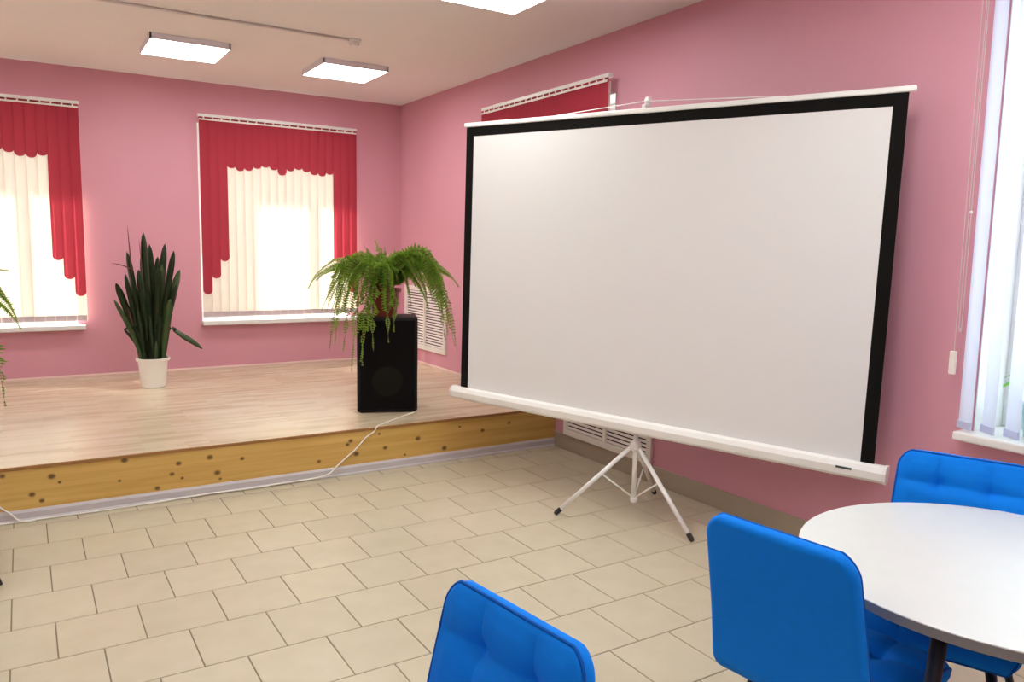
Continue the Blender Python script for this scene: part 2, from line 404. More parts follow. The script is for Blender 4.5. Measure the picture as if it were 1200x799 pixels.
# ------------------------------------------------------------------ ceiling lights, conduit, detector
def ceiling_light(x, y, label, group='square ceiling light panels'):
    t = tag(empty('ceiling_light', (x, y, HC)), label, 'ceiling light', group)
    h = 0.045; w = 0.288
    bm = B()
    for a, b in (((-w, -w), (w, -w+.012)), ((-w, w-.012), (w, w)), ((-w, -w), (-w+.012, w)), ((w-.012, -w), (w, w))):
        box(bm, (a[0], a[1], -h), (b[0], b[1], 0.0))
    box(bm, (-w+.012, -w+.012, -0.012), (w-.012, w-.012, 0))
    obj('housing', bm, M['grey_side'], t)
    obj('diffuser', box(B(), (-w+.008, -w+.008, -h-0.0015), (w-.008, w-.008, -h+0.004)), M['lamp'], t)
    return t
LX = (-2.466, -1.153)
ceiling_light(LX[0], -1.407, 'lit square ceiling panel over the stage, left of the other')
ceiling_light(LX[1], -1.407, 'lit square ceiling panel over the stage nearest the room corner')
ceiling_light(LX[1]-0.012, -4.045, 'lit square ceiling panel cut off by the top edge of the photo')
for x, y in ((LX[0], -4.05), (LX[0], -6.6), (LX[1], -6.6), (-4.9, -1.4), (-4.9, -4.05), (-4.9, -6.6), (LX[0], -9.3), (LX[1], -9.3), (-4.9, -9.3)):
    ceiling_light(x, y, 'lit square ceiling panel out of view over the tiled floor', 'ceiling panels out of view')

tag(obj('ceiling_conduit', tube(B(), [(X0+.01, -2.385, HC-0.009), (-1.47, -2.385, HC-0.009)], 0.0095, 8), M['conduit'], smooth=True), 'thin round conduit running along the ceiling to the detector', 'conduit')
sd = tag(empty('smoke_detector', (-1.43, -2.375, HC)), 'small round white smoke detector at the end of the ceiling conduit', 'smoke detector')
obj('detector_base', lathe(B(), [(0, 0), (0.052, 0), (0.052, -0.014), (0.046, -0.018), (0, -0.018)], 24), M['white'], sd, smooth=False)
obj('detector_head', lathe(B(), [(0.036, -0.018), (0.038, -0.03), (0.030, -0.044), (0, -0.046)], 24), M['white'], sd)

# ------------------------------------------------------------------ vertical blinds
def slat_mesh(name, w, length, m, round_bottom=False, curve=0.004):
    """hangs down from z=0; width along local X; a shallow curve across"""
    bm = B(); nc = 6
    rows = [0.0, -length*0.5]
    xs = [-w/2 + w*i/nc for i in range(nc+1)]
    cv = lambda x: -curve*(1-(2*x/w)**2)
    top = [bm.verts.new((x, cv(x), 0)) for x in xs]
    def bot(x):
        return -length + ((1-math.sqrt(max(0, 1-(2*x/w)**2)))*w*0.36 if round_bottom else 0)
    b = [bm.verts.new((x, cv(x), bot(x))) for x in xs]
    for i in range(nc): bm.faces.new((top[i], top[i+1], b[i+1], b[i]))
    me = bpy.data.meshes.new(name); bm.to_mesh(me); bm.free(); me.materials.append(m)
    for f in me.polygons: f.use_smooth = True
    return me
def simple_mesh(name, bm, m):
    me = bpy.data.meshes.new(name); bm.to_mesh(me); bm.free(); me.materials.append(m); return me

RED_Z = {0: 2.278, 1: 2.325, 2: 2.345, 3: 2.328, 4: 2.302, 5: 2.295, 6: 2.317, 7: 1.408, 8: 1.239, 9: 1.085}
def red_blind(loc, rz, n, width, zt, zb, label, stand, sg=1):
    """local X runs along the wall, local -Y faces the room; origin at the wall under the rail's middle"""
    t = tag(empty('vertical_blind', (loc[0], loc[1], 0), rz), label, 'blind', 'red and cream vertical blinds')
    sp = width/n
    bm = B(); box(bm, (-width/2-0.01, -stand-0.022, zt-0.028), (width/2+0.01, -stand+0.022, zt), bev=0.004)
    obj('rail', bm, M['white_metal'], t)
    for s in (-1, 1):
        g = B(); box(g, (s*(width/2-.18)-.012, -stand+0.02, zt-0.022), (s*(width/2-.18)+.012, -0.0, zt-0.006)); obj('bracket', g, M['white_metal'], t)
    obj('gap_shade_strip', box(B(), (-width/2, -stand-0.0165, zt-0.05), (width/2, -stand-0.0145, zt-0.027)), M['dark'], t)  # added dark strip: painted shade for the gaps between the carriers
    car = simple_mesh('carrier', box(box(B(), (-0.007, -0.010, -0.020), (0.007, 0.006, 0)), (-sp*0.5, -0.016, -0.033), (sp*0.5, -0.011, -0.018)), M['offwhite'])
    cream = slat_mesh('cream_slat', sp*1.09, zt-0.055-zb-0.012, M['cream'])
    wmesh = simple_mesh('slat_weight', box(B(), (-sp*0.49, -0.004, 0), (sp*0.49, 0.004, 0.050)), M['weight'])
    reds = {}
    h = n//2
    for i in range(n):
        k = abs(i-h); x = (i-h)*sp
        k = max(0, k-(h-9)) if h > 9 else k
        link('carrier', car, t, (x, -stand-0.014, zt-0.028))
        c = link('cream_slat', cream, t, (x, -stand, zt-0.055)); c.rotation_euler = (0, 0, sg*math.radians(-7+random.uniform(-2, 2)))
        link('slat_weight', wmesh, c, (0, -0.004, -(zt-0.055-zb-0.012)))
        if k not in reds: reds[k] = slat_mesh('red_slat', sp*1.07, zt-0.029-RED_Z[k], M['red'], True, 0.003)
        r = link('red_slat', reds[k], t, (x, -stand-0.018, zt-0.029)); r.rotation_euler = (0, 0, sg*math.radians(-5+random.uniform(-3, 3)))
    return t
red_blind((WC2, 0), 0, 19, 1.575, 2.815, 0.848, 'vertical blind with stepped red valance on the back wall behind the fern', 0.075)
red_blind((WC1, 0), 0, 19, 1.575, 2.815, 0.848, 'vertical blind with stepped red valance cut off by left edge', 0.075)
red_blind((0, -2.885), -PI/2, 21, 1.77, 2.818, 0.848, 'vertical blind with red valance mostly hidden behind the projection screen', 0.085, -1)

nb = tag(empty('vertical_blind', (0, (OPN[0]+OPN[1])/2, 0), -PI/2), 'open pale lavender vertical blind at the right edge by the cord', 'blind', 'lavender blind')
NW = OPN[1]-OPN[0]+0.10
obj('rail', box(B(), (-NW/2, -0.085, 2.80), (NW/2, -0.04, 2.83), bev=0.004), M['white_metal'], nb)
sm = slat_mesh('slat', 0.089, 1.970, M['lavender'], curve=0.008)
wm = simple_mesh('slat_weight', box(B(), (-0.0425, -0.004, 0), (0.0425, 0.004, 0.034)), M['lavender'])
n = int(NW/0.100)
for i in range(n):
    s = link('slat', sm, nb, (-NW/2+0.045+i*0.100, -0.062, 2.795)); s.rotation_euler = (0, 0, math.radians(-28+random.uniform(-5, 5)))
    link('slat_weight', wm, s, (0, -0.006, -1.970))
# control cord with a weight, hanging beside the near window
cd = tag(empty('blind_cord', (-0.06, -6.285, 1.05)), 'thin white blind cord with a small weight hanging beside the right window', 'cord')
P_ = lambda y, z: (0, y+6.285, z-1.05)
obj('cord', tube(B(), [P_(-6.282, 2.81), P_(-6.285, 1.9), P_(-6.288, 1.17)], 0.0022, 6), M['cord'], cd)
obj('cord', tube(B(), smooth_path([P_(-6.308, 2.81), P_(-6.310, 1.9), P_(-6.312, 1.32), P_(-6.306, 1.275), P_(-6.300, 1.32), P_(-6.300, 1.9), P_(-6.300, 2.81)]), 0.0022, 6), M['cord'], cd)
obj('cord_bead', lathe(B(), [(0, .008), (.006, .004), (.006, -.004), (0, -.008)], 8, P_(-6.310, 1.79)), M['white'], cd)
obj('weight', box(B(), (-0.009, -0.015, 0.012), (0.009, 0.013, 0.118), bev=0.004), M['offwhite'], cd)

# ------------------------------------------------------------------ radiator grilles on the right wall
def grille(y0, y1, z0, z1, label):
    """y0 > y1: from the stage end towards the camera"""
    t = tag(empty('radiator_grille', (0, (y0+y1)/2, z0)), label, 'grille', 'white louvred radiator grilles')
    w = (y0-y1)/2; h = z1-z0; fr = 0.05; d = 0.022
    bm = B()
    box(bm, (-d, -w, 0), (0, w, fr), .004); box(bm, (-d, -w, h-fr), (0, w, h), .004)
    box(bm, (-d, -w, fr), (0, -w+fr, h-fr), .004); box(bm, (-d, w-fr, fr), (0, w, h-fr), .004)
    obj('frame', bm, M['offwhite'], t)
    obj('mullion', box(B(), (-d, -0.018, fr), (0, 0.018, h-fr), .003), M['offwhite'], t)
    obj('shade_backing', box(B(), (-0.004, -w+fr, fr), (-0.001, w-fr, h-fr)), M['dark'], t)  # dark sheet on the solid wall, painting the shade behind the louvres
    nl = 20; sp = (h-2*fr)/nl; lw = (w-fr-0.018)
    bm = B(); mt = Matrix.Translation((-0.013, 0, 0)) @ Matrix.Rotation(math.radians(30), 4, 'Y')
    box(bm, (-0.002, -lw/2, -sp*0.31), (0.002, lw/2, sp*0.31), mtx=mt)
    me = simple_mesh('louvre', bm, M['offwhite'])
    for s in (-1, 1):
        for i in range(nl): link('louvre', me, t, (0, s*(0.018+lw/2), fr+sp*(i+.5)))
    return t
grille(-0.155, -1.15, 0.49, 1.165, 'white louvred radiator grille on the right wall behind the fern')
grille(-3.235, -4.265, 0.123, 0.80, 'white louvred radiator grille under the projection screen')

# ------------------------------------------------------------------ projection screen on a tripod
TH_ = -1.222
su = Vector((math.cos(TH_), math.sin(TH_), 0)); sn = Vector((-su.y, su.x, 0))       # along the screen (to the right), away from the camera
scr = empty('projection_screen', (-0.575, -4.739, 0), TH_)
tag(scr, 'large white projection screen with black border on a white tripod', 'projection screen')
# local frame: X along the screen, Y away from the viewer, Z up
OFF = -0.062; ZB = 0.595; HSC = 1.765; WSC = 2.682; yo = OFF
BL, BT = 0.064, 0.062
def quadbox(lo, hi): return box(B(), lo, hi)
sheet = obj('screen_sheet', box(B(), (-WSC/2+BL, yo-0.0012, ZB-0.01), (WSC/2-BL, yo+0.0006, ZB+HSC-BT)), M['screen'], scr)
bm = B(); box(bm, (-WSC/2, yo-0.0016, ZB-0.01), (-WSC/2+BL, yo+0.0006, ZB+HSC)); box(bm, (WSC/2-BL, yo-0.0016, ZB-0.01), (WSC/2, yo+0.0006, ZB+HSC))
box(bm, (-WSC/2+BL, yo-0.0016, ZB+HSC-BT), (WSC/2-BL, yo+0.0006, ZB+HSC))
obj('black_border', bm, M['border'], scr)
obj('screen_backing', box(B(), (-WSC/2, yo+0.0008, ZB-0.01), (WSC/2, yo+0.0020, ZB+HSC)), M['screen_back'], scr)
tb = obj('top_bar', box(B(), (-WSC/2-0.018, yo-0.010, ZB+HSC-0.002), (WSC/2+0.030, yo+0.012, ZB+HSC+0.026), bev=0.006), M['white_metal'], scr)
# roller case: rounded profile
prof = [(-0.040, 0.012), (-0.030, 0.036), (-0.006, 0.044), (0.030, 0.040), (0.036, 0.020), (0.036, -0.020), (0.026, -0.036), (-0.018, -0.040), (-0.036, -0.024)]
ZC = ZB-0.026
case = obj('roller_case', prism(B(), prof, (-WSC/2-0.050, yo-0.004, ZC), (WSC/2+0.050, yo-0.004, ZC), (0, 1, 0), (0, 0, 1)), M['white_metal'], scr)
for s in (-1, 1):
    obj('end_cap', prism(B(), [(x*1.08, z*1.08) for x, z in prof], (s*(WSC/2+0.050), yo-0.004, ZC), (s*(WSC/2+0.064), yo-0.004, ZC), (0, 1, 0), (0, 0, 1)), M['white'], scr)
o = obj('badge', box(B(), (WSC/2-0.165, yo-0.0455, ZC+0.003), (WSC/2-0.09, yo-0.041, ZC+0.014)), M['badge'], scr); o['label'] = 'dark green badge on the roller case'
ROLLM = Matrix.Translation((0.010, 0, ZB+HSC/2)) @ Matrix.Rotation(math.radians(1.0), 4, 'Y') @ Matrix.Translation((0, 0, -(ZB+HSC/2)))
for o_ in list(scr.children): o_.matrix_local = ROLLM            # the case and sheet hang slightly crooked on the pole
# pole, hub, hook
obj('pole', tube(B(), [(0, 0, 0.10), (0, 0, ZB+HSC+0.03)], 0.0125, 14), M['white_metal'], scr, smooth=True)
obj('pole_sleeve', tube(B(), [(0, 0, 0.105), (0, 0, 0.60)], 0.0155, 14), M['white_metal'], scr, smooth=True)
obj('hub', lathe(B(), [(0, .035), (.022, .035), (.036, .02), (.036, -.012), (.02, -.03), (0, -.03)], 20, (0, 0, 0.432)), M['white_metal'], scr)
obj('lower_hub', lathe(B(), [(0, .018), (.02, .018), (.024, 0), (.018, -.018), (0, -.02)], 16, (0, 0, 0.108)), M['white_metal'], scr)
bm = B(); box(bm, (-0.028, -0.028, ZB), (0.028, 0.016, ZB+0.05), bev=.004); obj('case_bracket', bm, M['white_metal'], scr)
hk = B(); zt = ZB+HSC
lathe(hk, [(0, .030), (.014, .026), (.021, .008), (.018, -.014), (.012, -.03), (0, -.03)], 16, (0, -0.008, zt+0.068))
box(hk, (-0.012, -0.06, zt+0.026), (0.012, -0.012, zt+0.048), bev=.004)
obj('hook', hk, M['white_metal'], scr, smooth=False)
for xe in (-0.62, 0.78):
    obj('hanger_cord', tube(B(), [(0, -0.03, zt+0.070), ROLLM @ Vector((xe, yo, zt+0.026))], 0.0026, 6), M['white'], scr)
# legs: measured feet in world -> local
def loc_of(wx, wy):
    d = Vector((wx+0.575, wy+4.739, 0)); return (d.dot(su), d.dot(sn))
for wx, wy in ((-0.977, -4.499), (-0.570, -5.228), (-0.177, -4.489)):
    lx, ly = loc_of(wx, wy); foot = Vector((lx, ly, 0.014)); top = Vector((lx*0.05, ly*0.05, 0.432))
    d = (top-foot).normalized()
    leg = obj('leg', tube(B(), [foot+d*0.025, top], 0.0135, 12), M['white_metal'], scr, smooth=True)
    obj('rubber_foot', tube(B(), [foot-d*0.006, foot+d*0.008, foot+d*0.042], [0.010, 0.0155, 0.0145], 12), M['rubber'], leg, smooth=False)
    mid = foot + (top-foot)*0.60
    obj('brace', tube(B(), [mid, Vector((0, 0, 0.115))], 0.0055, 8), M['white_metal'], scr, smooth=True)

# ------------------------------------------------------------------ speakers, ferns
def make_speaker():
    t = empty('loudspeaker')
    w, d, h = 0.458, 0.34, 0.738
    obj('cabinet', box(B(), (-w/2, -d/2+0.012, 0.012), (w/2, d/2, h), bev=0.014, seg=3), M['speaker'], t)
    obj('front_cloth', box(B(), (-w/2+0.022, -d/2, 0.03), (w/2-0.022, -d/2+0.020, h-0.026), bev=0.008), M['speaker_cloth'], t)
    bm = B()
    lathe(bm, [(0.122, -0.006), (0.120, 0.002), (0.112, 0.003), (0.060, 0.0015), (0.0, 0.001)], 40)
    bmesh.ops.transform(bm, matrix=Matrix.Translation((0.0, -d/2-0.001, 0.245)) @ Matrix.Rotation(PI/2, 4, 'X'), verts=bm.verts)
    obj('woofer', bm, M['cone'], t, smooth=True)
    for sx in (-1, 1):
        for s_y in (-1, 1):
            obj('rubber_foot', tube(B(), [(sx*(w/2-0.035), s_y*(d/2-0.05), 0), (sx*(w/2-0.035), s_y*(d/2-0.05), 0.013)], 0.016, 10), M['rubber'], t)
    return t
SPK = Vector((-1.3025+0.372*0.165, -2.704+0.928*0.165, HS))
spk = make_speaker(); spk.location = SPK; spk.rotation_euler = (0, 0, math.atan2(-0.372, 0.928))
tag(spk, 'black loudspeaker cabinet standing on the stage under the fern', 'speaker', 'stage loudspeakers')
SPK2 = Vector((-4.12, -2.45, HS))
spk2 = copy_tree(spk); spk2.location = SPK2; spk2.rotation_euler = (0, 0, 0.25)
tag(spk2, 'black loudspeaker under the fern cut off by the left edge', 'speaker')

def frond(bm, stem_bm, pts, wid, rnd, n_leaf=46):
    """arching fern frond: a rachis tube and paired narrow leaflets"""
    path = smooth_path(pts, 7); N = len(path)
    tube(stem_bm, path, [0.0030*(1-0.8*i/(N-1)) for i in range(N)], 5)
    roll = rnd.choice((-1, 1))*rnd.uniform(0.35, 1.25)
    L = [0.0]
    for a, b in zip(path, path[1:]): L.append(L[-1]+(b-a).length)
    tot = L[-1]; side0 = None; j = 0
    for i in range(n_leaf):
        f = 0.14+0.86*i/(n_leaf-1); s = f*tot
        while j < N-2 and L[j+1] < s: j += 1
        q = (s-L[j])/max(1e-6, L[j+1]-L[j]); p = path[j].lerp(path[j+1], q)
        t = (path[j+1]-path[j]).normalized()
        side = t.cross(Vector((0, 0, 1)))
        if side.length < 0.25:
            side = side0 if side0 is not None else t.cross(Vector((1, 0, 0)))
        side = Matrix.Rotation(roll, 3, t) @ side
        side = (side - t*side.dot(t)).normalized()
        if side0 is not None and side.dot(side0) < 0: side = -side
        if side0 is not None: side = (side*0.5+side0*0.5).normalized()
        side0 = side
        nrm = side.cross(t).normalized()
        w = wid*math.sin(PI*min(1, (f-0.10)*1.08+0.10))**0.7 * (1.0 if f < .6 else 1-(f-.6)*1.2)
        w = max(0.008, w*1.75)
        lw = min(tot/n_leaf*0.62, 0.0085)
        for sg in (-1, 1):
            ww = w*rnd.uniform(.8, 1.1)
            tip = p + side*sg*ww + t*ww*0.35 + nrm*(-0.18*ww+rnd.uniform(-.1, .1)*ww)
            m = p + side*sg*ww*0.45 + t*ww*0.12 + nrm*0.10*ww
            a = bm.verts.new(p); b = bm.verts.new(m+t*lw); c = bm.verts.new(tip); d = bm.verts.new(m-t*lw)
            bm.faces.new((a, b, c)); bm.faces.new((a, c, d))

def make_fern(name, base, rnd, specs, label, group):
    """specs: list of (end, peak lift, width, young) with ends in local coordinates relative to the pot rim"""
    t = tag(empty(name, base), label, 'plant', group)
    ph = 0.215; rt, rb = 0.122, 0.092
    obj('pot', lathe(B(), [(0, 0), (rb, 0), (rt-.006, ph-.03), (rt+.006, ph-.028), (rt+.008, ph), (rt-.004, ph), (rt-.010, ph-.02), (0, ph-.022)], 32), M['pot_red'], t, smooth=False)
    obj('soil', lathe(B(), [(0, ph-.012), (rt-.012, ph-.018), (0, ph-.02)], 20), M['soil'], t)
    for end, lift, wid, young in specs:
        e = Vector(end); hd = Vector((e.x, e.y, 0)); hl = hd.length; u = hd/max(hl, 1e-5)
        st = u*min(0.045, hl*.4) + Vector((rnd.uniform(-.03, .03), rnd.uniform(-.03, .03), ph-0.015))
        tip = Vector((e.x, e.y, ph+e.z))
        a = u*(hl*0.25)+Vector((0, 0, ph+lift*0.72)); b = u*(hl*0.58)+Vector((0, 0, ph+lift))
        c = u*(hl*0.86)+Vector((0, 0, ph+lift*0.5+e.z*0.5))
        wob = lambda: Vector((rnd.uniform(-.015, .015), rnd.uniform(-.015, .015), rnd.uniform(-.012, .012)))
        pts = [st, a+wob(), b+wob(), c+wob(), tip] if e.z < lift*0.8 else [st, st.lerp(tip, .35)+Vector((0, 0, .03))+wob(), st.lerp(tip, .7)+Vector((0, 0, .03))+wob(), tip]
        bm, sb = B(), B()
        frond(bm, sb, pts, wid, rnd)
        fo = obj('frond', bm, M['fern_young' if young or rnd.random() < .3 else 'fern'], t, recalc=False)
        obj('stem', sb, M['stem'], fo)
    return t
rf = random.Random(11)
# view-aligned directions at the fern: r = to the right in the photo, c = towards the camera
fr_, fc_ = Vector((0.9207, -0.3902, 0)), Vector((-0.3902, -0.9207, 0))
def sp_(r, c, z, lift, wid, young=False):
    v = fr_*r + fc_*c; return ((v.x, v.y, z), lift, wid, young)
S_ = [sp_(0.55, 0.18, -0.46, 0.26, .045), sp_(0.50, 0.05, -0.30, 0.27, .045), sp_(0.44, 0.22, -0.20, 0.25, .042), sp_(0.57, 0.0, 0.02, 0.19, .036),
      sp_(-0.56, 0.10, 0.0, 0.20, .040), sp_(-0.46, 0.14, -0.16, 0.20, .040), sp_(-0.40, 0.20, -0.45, 0.19, .036), sp_(-0.30, 0.22, -0.46, 0.17, .034),
      sp_(-0.24, 0.26, -0.60, 0.15, .034), sp_(-0.17, 0.30, -0.52, 0.14, .036), sp_(-0.08, 0.30, -0.44, 0.15, .036), sp_(0.03, 0.28, -0.38, 0.15, .036), sp_(-0.12, 0.27, -0.30, 0.16, .036),
      sp_(-0.35, 0.30, -0.30, 0.18, .038), sp_(0.33, 0.10, -0.15, 0.17, .036), sp_(0.20, 0.18, -0.12, 0.14, .034),
      sp_(-0.07, -0.05, 0.36, 0.36, .036, True), sp_(-0.20, 0.0, 0.27, 0.27, .036), sp_(0.0, -0.08, 0.31, 0.31, .034, True), sp_(0.35, 0.0, 0.29, 0.25, .045), sp_(0.17, -0.05, 0.28, 0.30, .036, True),
      sp_(0.41, 0.05, 0.18, 0.24, .042), sp_(0.44, 0.12, 0.08, 0.22, .042), sp_(0.30, 0.15, 0.14, 0.22, .042), sp_(-0.30, 0.05, 0.18, 0.24, .040), sp_(-0.40, -0.05, 0.08, 0.20, .040),
      sp_(-0.25, 0.18, 0.02, 0.18, .040), sp_(0.10, 0.20, 0.04, 0.18, .042), sp_(-0.05, 0.10, 0.18, 0.20, .036, True), sp_(0.20, 0.05, 0.16, 0.25, .040, True), sp_(-0.15, 0.10, 0.16, 0.22, .040, True),
      sp_(-0.45, -0.2, -0.2, 0.19, .040), sp_(0.25, -0.35, 0.0, 0.22, .040), sp_(-0.1, -0.4, 0.0, 0.22, .040), sp_(0.38, -0.25, -0.1, 0.2, .040), sp_(-0.30, -0.35, -0.1, 0.2, .04),
      sp_(-0.36, 0.12, -0.05, 0.21, .040), sp_(0.36, 0.16, -0.05, 0.25, .044), sp_(0.46, 0.13, -0.38, 0.28, .042)]
S_ += [sp_(0.53, 0.16, -0.42, 0.27, .050), sp_(0.48, 0.20, -0.33, 0.28, .050), sp_(-0.02, 0.0, 0.30, 0.30, .034, True), sp_(-0.13, 0.05, 0.30, 0.30, .034), sp_(0.08, 0.0, 0.29, 0.29, .034), sp_(0.26, 0.05, 0.28, 0.28, .036), sp_(-0.22, 0.10, 0.22, 0.23, .036),
       sp_(-0.33, 0.12, 0.10, 0.20, .038, True), sp_(-0.42, 0.16, -0.28, 0.20, .040), sp_(-0.36, 0.24, -0.40, 0.18, .040), sp_(-0.20, 0.24, -0.20, 0.18, .040), sp_(-0.16, 0.30, -0.55, 0.16, .030), sp_(-0.16, -0.05, 0.33, 0.33, .036, True), sp_(-0.24, 0.0, 0.24, 0.25, .040), sp_(0.36, 0.0, 0.27, 0.26, .045, True), sp_(0.22, 0.0, 0.25, 0.28, .040), sp_(0.05, 0.05, 0.27, 0.27, .036, True), sp_(-0.05, 0.05, 0.25, 0.26, .036, True), sp_(-0.50, 0.05, 0.06, 0.17, .036), sp_(0.50, 0.0, 0.10, 0.20, .038), sp_(0.07, 0.30, -0.30, 0.16, .036), sp_(0.30, 0.2, 0.0, 0.22, .042), sp_(0.15, 0.15, 0.18, 0.22, .038), sp_(0.0, 0.12, 0.20, 0.22, .038, True), sp_(-0.1, 0.22, 0.02, 0.18, .038)]
make_fern('potted_fern', (SPK.x-0.035, SPK.y-0.03, HS+0.738), rf, S_, 'arching green fern in a dark red pot on the black loudspeaker', 'potted ferns')
S2 = [((0.41, 0.02, 0.13), 0.17, .036, True), ((0.42, -0.05, -0.10), 0.10, .034, True), ((0.46, -0.10, -0.22), 0.05, .036, False), ((0.36, -0.15, -0.68), 0.05, .040, False), ((0.30, -0.10, -0.45), 0.10, .036, False)]
for k in range(22):
    a = 0.9+k*(4.4/21); r = rf.uniform(.3, .5)
    S2.append(((r*math.cos(a), r*math.sin(a), rf.uniform(-.4, .2)), rf.uniform(.14, .28), .038, k % 4 == 0))
make_fern('potted_fern', (SPK2.x, SPK2.y-0.02, HS+0.738), rf, S2, 'second fern of which a few fronds hang into the left edge', 'potted ferns')

# ------------------------------------------------------------------ sansevieria in a white pot
SP = Vector((-2.695, -0.76, HS))
sv = tag(empty('potted_sansevieria', SP), 'tall dark green sansevieria in a white plastic pot on the stage', 'plant')
pb = B(); lathe(pb, [(0, 0), (0.090, 0), (0.098, 0.012), (0.122, 0.235), (0.137, 0.238), (0.139, 0.262), (0.127, 0.262), (0.120, 0.235), (0, 0.228)], 40)
obj('pot', pb, M['pot_white'], sv, smooth=False)
obj('soil', lathe(B(), [(0, .240), (0.118, .234), (0, .23)], 24), M['soil'], sv)
rs = random.Random(5)
def blade(pts, w, m, name='leaf', twist=0.0, tipf=0.22):
    path = smooth_path(pts, 6); N = len(path); bm = B(); rows = []
    for i, p in enumerate(path):
        f = i/(N-1); t = (path[min(i+1, N-1)]-path[max(i-1, 0)]).normalized()
        # broad face towards the camera with some yaw
        sd = Vector((math.cos(twist), math.sin(twist), 0)); sd = (sd-t*sd.dot(t)).normalized(); nm = sd.cross(t)
        ww = w*(0.62+0.38*min(1, f/0.35)) if f < 1-tipf else w*max(0.02, math.sin(PI/2*(1-f)/tipf)**0.8)
        th = 0.0035*min(1, ww/w+.1)
        rows.append([bm.verts.new(p-sd*ww/2-nm*0.006*ww/w), bm.verts.new(p+nm*(th+.004)*1), bm.verts.new(p+sd*ww/2-nm*0.006*ww/w), bm.verts.new(p+nm*(-th+.004))])
    for a, b in zip(rows, rows[1:]):
        for k in range(4): bm.faces.new((a[k], a[(k+1) % 4], b[(k+1) % 4], b[k]))
    bm.faces.new(rows[0][::-1]); bm.faces.new(rows[-1])
    return obj(name, bm, m, sv, smooth=True)
TIPS = [(-2.735, 1.667, .050), (-2.681, 1.567, .048), (-2.684, 1.484, .046), (-2.567, 1.575, .046), (-2.515, 1.516, .042), (-2.44, 1.346, .055), (-2.865, 1.499, .042), (-2.896, 1.316, .038), (-2.968, 1.239, .046), (-2.792, 1.351, .050), (-2.612, 1.46, .046), (-2.99, 1.097, .030),
        (-2.64, 1.38, .052), (-2.72, 1.30, .055), (-2.58, 1.28, .052), (-2.66, 1.20, .058), (-2.76, 1.15, .055), (-2.55, 1.10, .055), (-2.82, 1.08, .050), (-2.62, 1.02, .055), (-2.70, 1.42, .05), (-2.50, 1.22, .048), (-2.84, 1.25, .045), (-2.60, 1.40, .045), (-2.75, 1.48, .046)]
for i, (x, z, w) in enumerate(TIPS):
    dx = x-SP.x; dz = z-HS
    yb = rs.uniform(-.07, .07); yt = rs.uniform(-.14, .14) if i else 0
    bx = max(-.085, min(.085, dx*0.35+rs.uniform(-.02, .02)))
    pts = [(bx, yb, 0.232), (bx+(dx-bx)*0.30, yb+(yt-yb)*.3, .232+(dz-.232)*.38), (bx+(dx-bx)*0.66, yb+(yt-yb)*.7, .232+(dz-.232)*.72), (dx, yt, dz)]
    blade(pts, w*1.22, M['snake_light' if i % 6 == 5 else 'snake'], twist=rs.uniform(-.5, .5))
# thin, dry and short leaves
for (x, z), bx in (((-2.857, 1.729), -.05), ((-2.77, 1.607), -.02)):
    blade([(bx, .02, .232), (x-SP.x+.035, .02, (z-HS)*.6), (x-SP.x+.012, .0, (z-HS)*.85), (x-SP.x, 0, z-HS)], .013, M['dry'], tipf=.7)
blade([(-.13, 0, 1.03), (-.22, 0, 1.07), (-.30, 0, 1.085)], .010, M['dry'], tipf=.8)
blade([(-.105, -.02, .235), (-.13, -.02, .40), (-.16, -.02, .60), (-.19, -.02, .72)], .016, M['dry'])
blade([(-.08, -.03, .30), (-.15, -.03, .42), (-.225, -.03, .53)], .022, M['snake'])
blade([(-.09, -.03, .42), (-.16, -.03, .56), (-.22, -.03, .65)], .022, M['snake'])
blade([(-.12, -.06, .56), (-.18, -.06, .54), (-.225, -.06, .525)], .018, M['snake'])
blade([(.085, -.02, .235), (.10, -.03, .42), (.14, -.05, .515), (.19, -.06, .50)], .030, M['snake'], tipf=.1)
blade([(.17, -.055, .505), (.24, -.07, .45), (.33, -.08, .385), (.40, -.09, .325)], .046, M['snake_light'], tipf=.5)
blade([(.01, -.10, .245), (.015, -.105, .33), (.02, -.10, .42)], .034, M['snake_light'], tipf=.6)

# ------------------------------------------------------------------ cables
CY = -SD-0.010
pts = [(-1.10, -2.78, HS+.004), (-1.165, -2.815, HS+.004), (-1.352, -2.947, HS+.004), (-1.50, -3.06, HS+.005), (-1.555, -SD-.008, HS+.002), (-1.575, CY, HS-.03), (-1.64, CY, 0.248), (-1.71, CY, 0.179), (-1.79, CY, 0.118), (-1.857, CY-.012, 0.072), (-1.92, CY-.022, .030), (-2.02, CY-.022, .016), (-2.25, CY-.018, .010), (-2.45, CY-.020, .008), (-2.70, CY-.019, .012), (-2.95, CY-.024, .007), (-3.25, CY-.030, .0055), (-3.52, CY-.024, .0055), (-3.70, CY-.022, .0055), (-3.85, CY-.024, .0055), (-4.4, CY-.02, .0055)]
tag(obj('speaker_cable', tube(B(), smooth_path(pts, 5), 0.0052, 6), M['cable'], smooth=True), 'long white cable running from the loudspeaker down and along the stage front', 'cable')
pts = [(-4.00, SPK2.y+.1-.4, HS+.004), (-3.93, -3.0, HS+.005), (-3.90, -SD-.008, HS+.002), (-3.87, CY, .24), (-3.82, CY, .12), (-3.755, CY-.014, .055), (-3.72, CY-.022, .016), (-3.68, CY-.034, .005), (-3.64, CY-.036, .005)]
tag(obj('speaker_cable', tube(B(), smooth_path(pts, 5), 0.0052, 6), M['cable'], smooth=True), 'short white cable end crossing the plinth at the left edge', 'cable')

